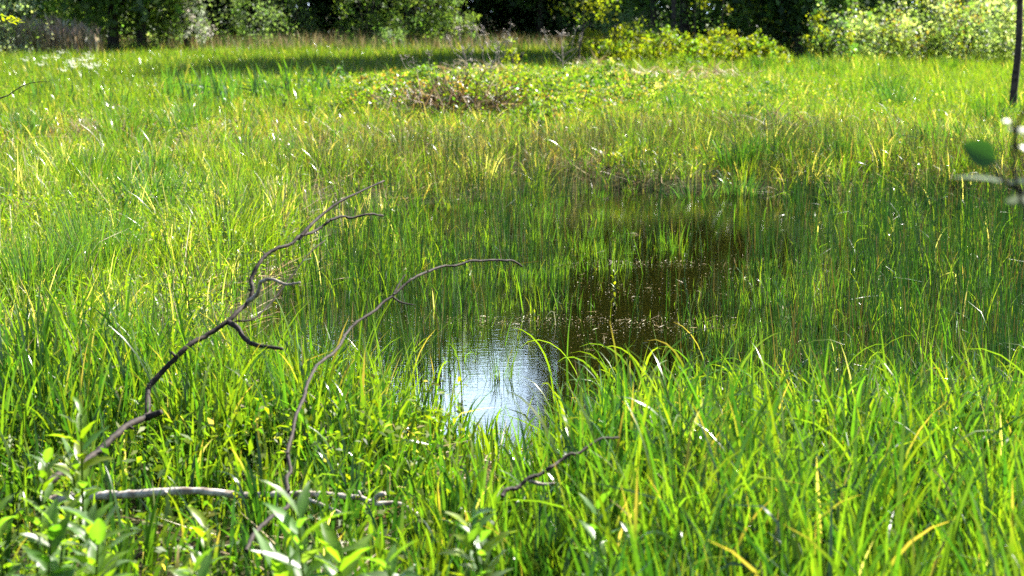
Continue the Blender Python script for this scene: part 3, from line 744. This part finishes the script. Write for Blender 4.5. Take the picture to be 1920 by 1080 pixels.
hs = "leafy plants in the foreground"
def near(px, py_top, Y):                                   # where a plant whose tip shows at this pixel stands, and its height
    q = P(px, py_top, Y); return (q.x, q.y), q.z - float(ground(q.x, q.y))
for i, (px, py, Y, nl, ll, lw, st, cols, lab, lp) in enumerate((
        (620, 935, 5.0, 13, .19, .046, 3, [LFG, LFB, LG], "bushy dark leaved plant in front of the fallen log's right half", True),
        (935, 985, 4.9, 12, .13, .040, 2, [LFG, LFB, YG], "broad leaved plant with glinting leaves at the bottom centre", True),
        (150, 750, 5.9, 14, .12, .036, 2, [LG, LFG, YG], "tall leafy plant rising over the lower end of the long dead branch", False),
        (40, 880, 5.4, 14, .11, .036, 3, [LG, LFG, YG], "leafy plant at the left edge level with the log", False),
        (80, 985, 4.8, 12, .15, .05, 3, [LFG, LFB, LG], "broad pale leaved plant in the bottom left corner", False),
        (215, 960, 5.1, 12, .13, .04, 3, [LFB, LG, YG], "silvery leaved plant in front of the log's left end", False),
        (330, 990, 5.1, 10, .10, .032, 2, [YG, LG], "yellow leaved plant beside the pale stick", False),
        (450, 1040, 4.8, 10, .12, .036, 2, [LFG, YG], "low leafy plant left of the bushy dark leaved plant", False),
        (760, 1020, 4.8, 10, .13, .036, 2, [LFG, LFB], "low dark plant between the two broad leaved plants", False),
        (1100, 960, 5.2, 9, .12, .034, 2, [MG, LFG], "upright dark green plant in the sedge right of bottom centre", False),
        (1175, 1000, 5.3, 8, .09, .04, 1, [LFB, LFG], "plant with one grey leaf in the sedge at the bottom right", False),
        (10, 1000, 4.7, 12, .13, .045, 2, [LFG, MG], "dark leaved plant cut by the left edge at the bottom", False))):
    loc, H = near(px, py, Y)
    plant("leafy_plant", 300 + i, loc, max(H, .15), nl, ll, lw, cols, [3, 2, 2][:len(cols)], lab, hs, lp, st)
rngx = np.random.default_rng(330)
for i in range(26):                                        # small willowherb seedlings filling the lower left bank
    px = rngx.uniform(10, 520); py = rngx.uniform(640, 900); Y = 6.3 + (950 - py) / 310 * 2.0
    q = G(px, py, 0.0)
    plant("seedling_plant", 340 + i, (q.x, q.y), rngx.uniform(.14, .3), 9, .07, .022, [YG, LG, YEL], [3, 2, 1], "small yellow green seedling on the bank left of the dead branches", "seedlings on the left bank", cat="seedling")
for i, (px, py) in enumerate(((1010, 590), (1145, 540), (905, 560), (1448, 525), (1465, 535), (1500, 500), (1255, 600))):
    q = G(px, py, WATER_Z)
    plant("willowherb_shoot", 380 + i, (q.x, q.y), (.42, .52, .36, .3, .45, .26, .24)[i], 12, .06, .015, [YG, YEL], [3, 2], "yellow green leafy shoot standing in the pond", "leafy shoots in the pond", cat="shoot", up=.7)

# near twig with blurred leaves hanging in at the right edge
rng = np.random.default_rng(400)
Yn = 3.1
b = P(1990, 800, Yn); b.z = 0
root = tag(empty("leafy_sapling", b), "out of focus sapling twig with dark round leaves at the right edge", "sapling")
o0 = np.array(b)
tb = MB()
tube(tb, [np.zeros(3), np.array(P(1985, 800, Yn)) - o0, np.array(P(1960, 420, Yn)) - o0, np.array(P(1915, 300, Yn)) - o0, np.array(P(1895, 225, Yn)) - o0], .006, .002, (.05, .05, .02), rng, 6, 6, .06)
tube(tb, [np.array(P(1940, 370, Yn)) - o0, np.array(P(1890, 345, Yn)) - o0, np.array(P(1858, 312, Yn)) - o0], .0045, .003, (.05, .05, .02), rng, 4, 5, .06)
tube(tb, [np.array(P(*q, Yn)) - o0 for q in ((1945, 160), (1908, 235), (1900, 300), (1910, 360), (1940, 440))], .004, .003, (.05, .05, .02), rng, 5, 6, .06)
tube(tb, [np.array(P(*q, Yn)) - o0 for q in ((1903, 318), (1885, 316), (1866, 304))], .0028, .0018, (.05, .05, .02), rng, 4, 5, .06)
tb.build("stem", M_BARK, root)
def near_leaf(p0, p1, w, nx, col):
    a = np.array(P(*p0)); c = np.array(P(*p1)); d = unit(c - a); n = unit(np.array(nx, float)); n = unit(n - d * n.dot(d)); s_ = np.cross(d, n)
    t = np.linspace(0, 1, 9); ln = np.linalg.norm(c - a); pr = np.sin(np.pi * t ** .85) ** .8
    mid = a + d * t[:, None] * ln - n * (.10 * ln * t ** 2)[:, None]
    hw = (w * .5 * pr)[:, None]
    v = np.stack([mid - s_ * hw + n * hw * .2, mid, mid + s_ * hw + n * hw * .2], 1).reshape(-1, 3) - o0
    f = []
    for i in range(8):
        for j in range(2): f.append((i * 3 + j, i * 3 + j + 1, i * 3 + 4 + j, i * 3 + 3 + j))
    m = MB(); m.add(v, np.array(f), np.tile(np.array(col), (len(v), 1))); m.build("leaf", M_LEAF, root)
near_leaf((1868, 305, Yn), (1806, 268, Yn), .048, (.1, -1, .35), DG)
near_leaf((1900, 235, Yn), (1880, 225, Yn), .02, (0, -.3, 1), DG)
near_leaf((1895, 345, Yn), (1785, 322, Yn), .030, (0, -.12, 1), LFB)
near_leaf((1950, 380, Yn), (1885, 372, Yn), .035, (0, -.6, 1), LFB)
near_leaf((1945, 340, Yn), (1880, 340, Yn), .025, (.2, -.2, 1), DG)
near_leaf((1960, 260, Yn), (1890, 236, Yn), .03, (0, -.3, 1), DG)
near_leaf((1960, 300, Yn), (1915, 270, Yn), .03, (0, -.5, 1), DG)

# yellow leaved spray at the left edge
root = tag(empty("yellow_sapling", (gx(-60, 15), 15, 0)), "spray of yellow leaves reaching in at the upper left edge", "sapling")
rng = np.random.default_rng(410); o0 = np.array((gx(-60, 15), 15, 0))
tb = MB(); tube(tb, [np.zeros(3), (0, 0, .9), np.array(P(-40, 35, 15)) - o0, np.array(P(45, 42, 15)) - o0], .012, .003, (1, 1, 1), rng, 6, 6)
tb.build("stem", M_BARK, root)
mb = MB(); N = 60
t = rng.uniform(0, 1, N)[:, None]
c = (np.array(P(-50, 20, 15)) - o0) * (1 - t) + (np.array(P(42, 42, 15)) - o0) * t + rng.normal(size=(N, 3)) * (.045, .1, .035) * (1.2 - t)
nn = rng.normal(size=(N, 3)) * .5; nn[:, 2] += 1
leaves(mb, c, nn, rng.uniform(.05, .09, N), rng.uniform(.02, .035, N), pal(rng, N, [YEL, YG], [3, 1]), rng); mb.build("foliage", M_LEAF, root)

# ------------------------------------------------------------------ irises, dead umbels, tussocks, flowers
rng = np.random.default_rng(420)
def iris_mesh(seed, n):
    g_ = np.random.default_rng(seed); mb = MB()
    p = np.stack([g_.normal(0, .07, n), g_.normal(0, .05, n), np.zeros(n)], 1)
    blades(mb, p, g_.choice([0, np.pi], n) + g_.normal(0, .4, n), g_.uniform(.5, .8, n), g_.uniform(.022, .036, n), g_.uniform(.02, .22, n), g_.uniform(0, .5, n), 6,
           pal(g_, n, [BG, MG, (.05, .12, .05)], [3, 2, 2], .15), g_, 'blade', .05)
    return mb
iris_src = [iris_mesh(500 + k, 9).build("iris_clump", M_LEAF) for k in range(3)]
spots = []
for i in range(30):
    px = rng.uniform(310, 620); py = 205 + rng.normal(0, 9) - abs(px - 460) * .02
    spots.append((px, py, "blue green iris clump in the band of sword leaves left of the hummock", "iris clumps left of the hummock", 1.0))
for px, py, l in ((110, 195, "iris clump of leaning sword leaves near the left edge"), (70, 200, "leftmost iris clump in the grass at the left edge"), (142, 208, "iris clump right of the leaning sword leaves"),
                  (200, 215, "small iris clump above the brown tussock"), (225, 214, "iris clump just right of the brown tussock"), (592, 240, "tall iris clump standing apart just left of the hummock"), (72, 135, "far iris clump under the white flowers")):
    spots.append((px, py, l, "scattered iris clumps", .85))
for px in (1690, 1740, 1760, 1785, 1810): spots.append((px, 300 + (px % 7), "dark rush tussock clump on the bank left of the blurred leaf", "iris clumps on the right bank", .75))
for px in (1490, 1530, 1570, 1620, 1650, 1470): spots.append((px, 150 + (px % 11), "blue green leaf clump in the grass below the bramble thicket", "leaf clumps below the thicket", .8))
for i, (px, py, l, gname, sc) in enumerate(spots):
    o = iris_src[i] if i < 3 else iris_src[i % 3].copy()
    if i >= 3: COL.objects.link(o)
    q = G(px, py, 0.0); o.location = (q.x, q.y, float(ground(q.x, q.y)) - .02)
    o.rotation_euler = (0, 0, rng.uniform(-.5, .5) + (math.pi if rng.random() < .5 else 0)); s_ = sc * rng.uniform(.8, 1.15); o.scale = (s_, s_, s_)
    tag(o, l, "iris", gname)

def tussock(name, seed, px, py, n, L, Wd, cols, probs, label, mat=M_GRASS, spread=.1, group="grass tussocks", z=0.0, lean=(0, .5), curl=(.2, 1.4)):
    g_ = np.random.default_rng(seed); q = G(px, py, z); mb = MB()
    p = np.stack([g_.normal(0, spread, n), g_.normal(0, spread, n), np.zeros(n)], 1)
    blades(mb, p, np.arctan2(p[:, 1], p[:, 0]) + g_.normal(0, .5, n), g_.uniform(*L, n), g_.uniform(*Wd, n), g_.uniform(*lean, n), g_.uniform(*curl, n), 6, pal(g_, n, cols, probs), g_, 'blade', .1)
    o = mb.build(name, mat); o.location = (q.x, q.y, float(ground(q.x, q.y)) - .02)
    return tag(o, label, "tussock", group)
tussock("dry_tussock", 600, 195, 262, 300, (.2, .42), (.006, .014), [DRY, BRN, YG], [3, 2, 1], "brown dry grass tussock on the left of the meadow", M_DRY, .22)
tussock("rush_tussock", 601, 75, 590, 420, (.40, .68), (.004, .008), [BG, MG, LG], [3, 3, 2], "dense blue green tussock at the left edge", M_GRASS, .13, lean=(0, .25), curl=(.1, .8))
tussock("rush_tussock", 602, 175, 530, 260, (.40, .68), (.004, .008), [BG, MG, LG], [3, 3, 2], "tall blue green tussock right of the left edge tussock", M_GRASS, .14, lean=(0, .25), curl=(.1, .8))
tussock("rush_tussock", 603, 205, 500, 220, (.40, .68), (.004, .008), [BG, MG], [3, 2], "blue green tussock farther back on the left bank", M_GRASS, .14, lean=(0, .25), curl=(.1, .8))
tussock("rush_tussock", 604, 295, 650, 160, (.2, .4), (.004, .008), [DG, MG], [3, 2], "dark green tussock beside the mud patch left of the dead branch", M_GRASS, .08)
tussock("sedge_tussock", 605, 690, 440, 420, (.40, .65), (.005, .011), [YG, YEL, LG], [4, 1, 2], "bright yellow sedge tussock behind the fork of the dead branch", M_GRASS, .25)
tussock("sedge_tussock", 606, 420, 470, 320, (.4, .65), (.005, .011), [YG, LG], [4, 2], "yellow green sedge tussock left of the dead branch", M_GRASS, .22)
tussock("sedge_tussock", 607, 1720, 400, 500, (.35, .6), (.005, .011), [YG, YEL, LG], [4, 2, 2], "bright yellow sedge tussock on the far right shore", M_GRASS, .4)
tussock("sedge_tussock", 608, 1850, 400, 400, (.35, .6), (.005, .011), [YG, YEL, LG], [4, 2, 2], "yellow sedge tussock at the right edge of the far shore", M_GRASS, .4)
tussock("sedge_tussock", 609, 1250, 640, 140, (.25, .45), (.004, .008), [YG, LG], [3, 2], "small sedge tussock on the debris line in the pond", M_GRASS, .14, z=WATER_Z)
tussock("sedge_tussock", 610, 600, 330, 300, (.3, .5), (.005, .01), [YG, BRN, LG], [3, 1, 2], "brownish sedge tussock behind the bright yellow one", M_GRASS, .35)

# brush pile on the hummock
rng = np.random.default_rng(620)
q = G(840, 215, 0.1); z0 = float(ground(q.x, q.y))
root = tag(empty("brush_pile", (q.x, q.y, z0)), "dark heap of dead stalks and bramble leaves on the hummock", "brush pile")
mb = MB(); n = 1000
p = np.stack([rng.normal(.1, .62, n), rng.normal(0, .4, n), np.zeros(n)], 1); p[:, 2] = np.maximum(0.03, .36 - .36 * (p[:, 0] / 1.3) ** 2) * rng.uniform(0, 1, n)
blades(mb, p, rng.uniform(0, 6.28, n), rng.uniform(.25, .68, n), rng.uniform(.010, .026, n), rng.uniform(.2, 1.5, n), rng.uniform(-.3, .8, n), 4, pal(rng, n, [DRY, BRN, STRAW, (.05, .035, .02)], [.8, 2, .4, 5]), rng, 'blade', .3)
mb.build("stalks", M_DRY, root)
def bf(k): return np.stack([rng.normal(.4, 1.2, k), rng.normal(.2, .4, k), rng.uniform(.1, .62, k)], 1)
crown_mesh(rng, bf, 260, 20, .09, (.035, .08), [YG, MG, LG, BRN], [2, 2, 2, 1]).build("foliage", M_LEAF, root)
def pile(px, py, lab, seed, w=.45):
    g_ = np.random.default_rng(seed); q = G(px, py, .15); mb = MB(); n = 200
    p = np.stack([g_.normal(0, w, n), g_.normal(0, .25, n), g_.uniform(.02, .28, n)], 1)
    blades(mb, p, g_.uniform(0, 6.28, n), g_.uniform(.2, .5, n), g_.uniform(.01, .026, n), g_.uniform(.7, 1.6, n), g_.uniform(-.3, .8, n), 4, pal(g_, n, [DRY, BRN, STRAW], [2, 2, 1.3]), g_, 'blade', .3)
    o = mb.build("dead_stalk_heap", M_DRY); o.location = (q.x, q.y, float(ground(q.x, q.y)))
    tag(o, lab, "stalk heap", "heaps of dead stalks")
pile(1215, 160, "pale flattened dead stalks on the right shoulder of the hummock", 630)
pile(1115, 135, "pale dead stalks below the fallen umbel on the hummock crest", 631, .25)
pile(1350, 150, "brown dead stalks in the grass below the mound", 632, .3)
pile(900, 165, "dead stalks at the top of the brush pile", 633, .4)
pile(1440, 248, "pale straw patch on the bank in front of the hummock", 634, .4)

def umbel(name, px, py, Y, H, seed, lab, branches=6, lean=0.):
    g_ = np.random.default_rng(seed); q = P(px, py, Y); z0 = float(ground(q.x, q.y)) - .02
    root = tag(empty(name, (q.x, q.y, z0)), lab, "dead stalk", "dead umbel stalks on the hummock")
    H = q.z - z0 if H is None else H
    tb = MB(); tube(tb, [(0, 0, 0), (lean * .3, 0, H * .4), (lean, 0, H * .8)], .014, .008, (1, 1, 1), g_, 5, 6, .1)
    tb.build("stem", M_STICK, root)
    hb = MB()
    for k in range(branches):
        a = k * 2.4 + g_.uniform(-.4, .4); l = g_.uniform(.18, .36)
        e = np.array((lean + math.cos(a) * l, math.sin(a) * l * .6, H * .8 + g_.uniform(.08, .34)))
        s_ = np.array((lean * .7, 0, H * (.45 + .35 * k / branches)))
        tube(hb, [s_, (s_ + e) / 2 + np.array((math.cos(a) * .07, 0, -.02)), e], .007, .004, (1, 1, 1), g_, 4, 5, .1)
        for j in range(7):
            b_ = e + g_.normal(0, .05, 3) + np.array((0, 0, .03))
            tube(hb, [e, (e + b_) / 2 + (0, 0, .01), b_], .004, .005, (1, 1, 1), g_, 2, 4, .1)
    hb.build("seed_head", M_STICK, root)
umbel("dead_umbel", 1055, 70, 34, None, 640, "pale dead umbel with curled arms on the hummock crest, right of the others", 9)
umbel("dead_umbel", 880, 68, 35.5, None, 641, "tallest dead umbel on the hummock crest, in front of the dark trees", 8, -.15)
umbel("dead_umbel", 935, 58, 36, None, 642, "thin upright dead umbel between the tall one and the leafy bush", 5)
umbel("dead_umbel", 850, 128, 34, None, 643, "short dead umbel at the left foot of the hummock", 6, .1)
umbel("dead_umbel", 912, 100, 33, None, 644, "drooping dead umbel above the brush pile", 7, .12)
umbel("dead_umbel", 790, 118, 35, None, 645, "small leaning dead umbel left of the hummock crest", 5, -.1)
shrub("leafy_bush", 650, (gx(965, 37), 37), .28, .75, [TY, YG], [2, 2], "small bright bush between the dead umbels on the hummock crest", n=40, per=18, size=(.04, .08), cat="bush", group="shrubs on the hummock")

# low bushes that roughen the hummock, and tussocks over the meadow
rb = np.random.default_rng(670)
bush_src = []
for i in range(22):
    px, py = rb.uniform(600, 1440), rb.uniform(128, 225)
    q = G(px, py, .2)
    if i < 4:
        o = shrub("low_bush", 671 + i, (q.x, q.y), rb.uniform(.3, .55), rb.uniform(.26, .45), [[YG, LG, MG], [MG, DG, LG], [LG, MG, BRN], [YG, MG, DRY]][i], [3, 2, 1], "", n=46, per=20, size=(.03, .07), cat="bush", stems=0)
        bush_src.append(o)
    else:
        a = bush_src[i % 4]; o = a.copy(); COL.objects.link(o); o.location = (q.x, q.y, float(ground(q.x, q.y)) - .02)
        for ch in a.children:
            c_ = ch.copy(); COL.objects.link(c_); c_.parent = o
        o.rotation_euler.z = rb.uniform(0, 6.28); k = rb.uniform(.7, 1.2); o.scale = (k, k, k)
    tag(o, "low leafy bush among dead stalks on the weedy hummock", "bush", "low bushes on the hummock")
tus = []
for i in range(34):
    left = i % 2 == 0
    px, py = (rb.uniform(10, 520), rb.uniform(215, 420)) if left else (rb.uniform(1250, 1890), rb.uniform(130, 330))
    if i < 4:
        o = tussock("grass_tussock", 690 + i, px, py, 150, (.28, .55), (.006, .012), [[BG, MG], [MG, DG], [LG, MG], [DG, BG]][i], [2, 2], "", M_GRASS, .09, lean=(0, .3), curl=(.1, 1.0)); tus.append(o)
    else:
        o = tus[i % 4].copy(); COL.objects.link(o); q = G(px, py, 0.0); o.location = (q.x, q.y, float(ground(q.x, q.y)) - .02)
        o.rotation_euler.z = rb.uniform(0, 6.28); k = rb.uniform(.7, 1.25); o.scale = (k, k, k)
    tag(o, "dark green grass tussock in the meadow left of the pond" if left else "dark green grass tussock in the meadow right of the hummock", "tussock", "meadow tussocks on the left" if left else "meadow tussocks on the right")

# white flower umbels in the far left meadow
src = None
for i in range(18):
    px, py = ((rng.normal(125, 26), rng.normal(113, 7)) if i < 12 else (rng.uniform(30, 200), rng.uniform(105, 135)))
    q = G(px, py, .45); zz = float(ground(q.x, q.y))
    root = empty("white_flower", (q.x, q.y, zz)); tag(root, "tiny white flower umbel in the far left meadow", "flower", "white flowers in the far left meadow")
    if src is None:
        g_ = np.random.default_rng(660); a_ = MB(); tube(a_, [(0, 0, 0), (.01, 0, .25), (0, 0, .5)], .006, .004, (.06, .1, .02), g_, 3, 5)
        st = a_.build("stem", M_LEAF, root)
        h_ = MB(); c = g_.normal(0, 1, (22, 3)) * (.045, .045, .02) + (0, 0, .52); nn = g_.normal(size=(40, 3)) * .4; nn[:, 2] += 1
        c = c[:22]; nn = nn[:22]; leaves(h_, c, nn, np.full(22, .03), np.full(22, .028), np.tile((.6, .62, .5), (22, 1)), g_); hd = h_.build("flower_head", M_FLOWER, root)
        src = (st, hd)
    else:
        for s_ in src:
            c_ = s_.copy(); COL.objects.link(c_); c_.parent = root
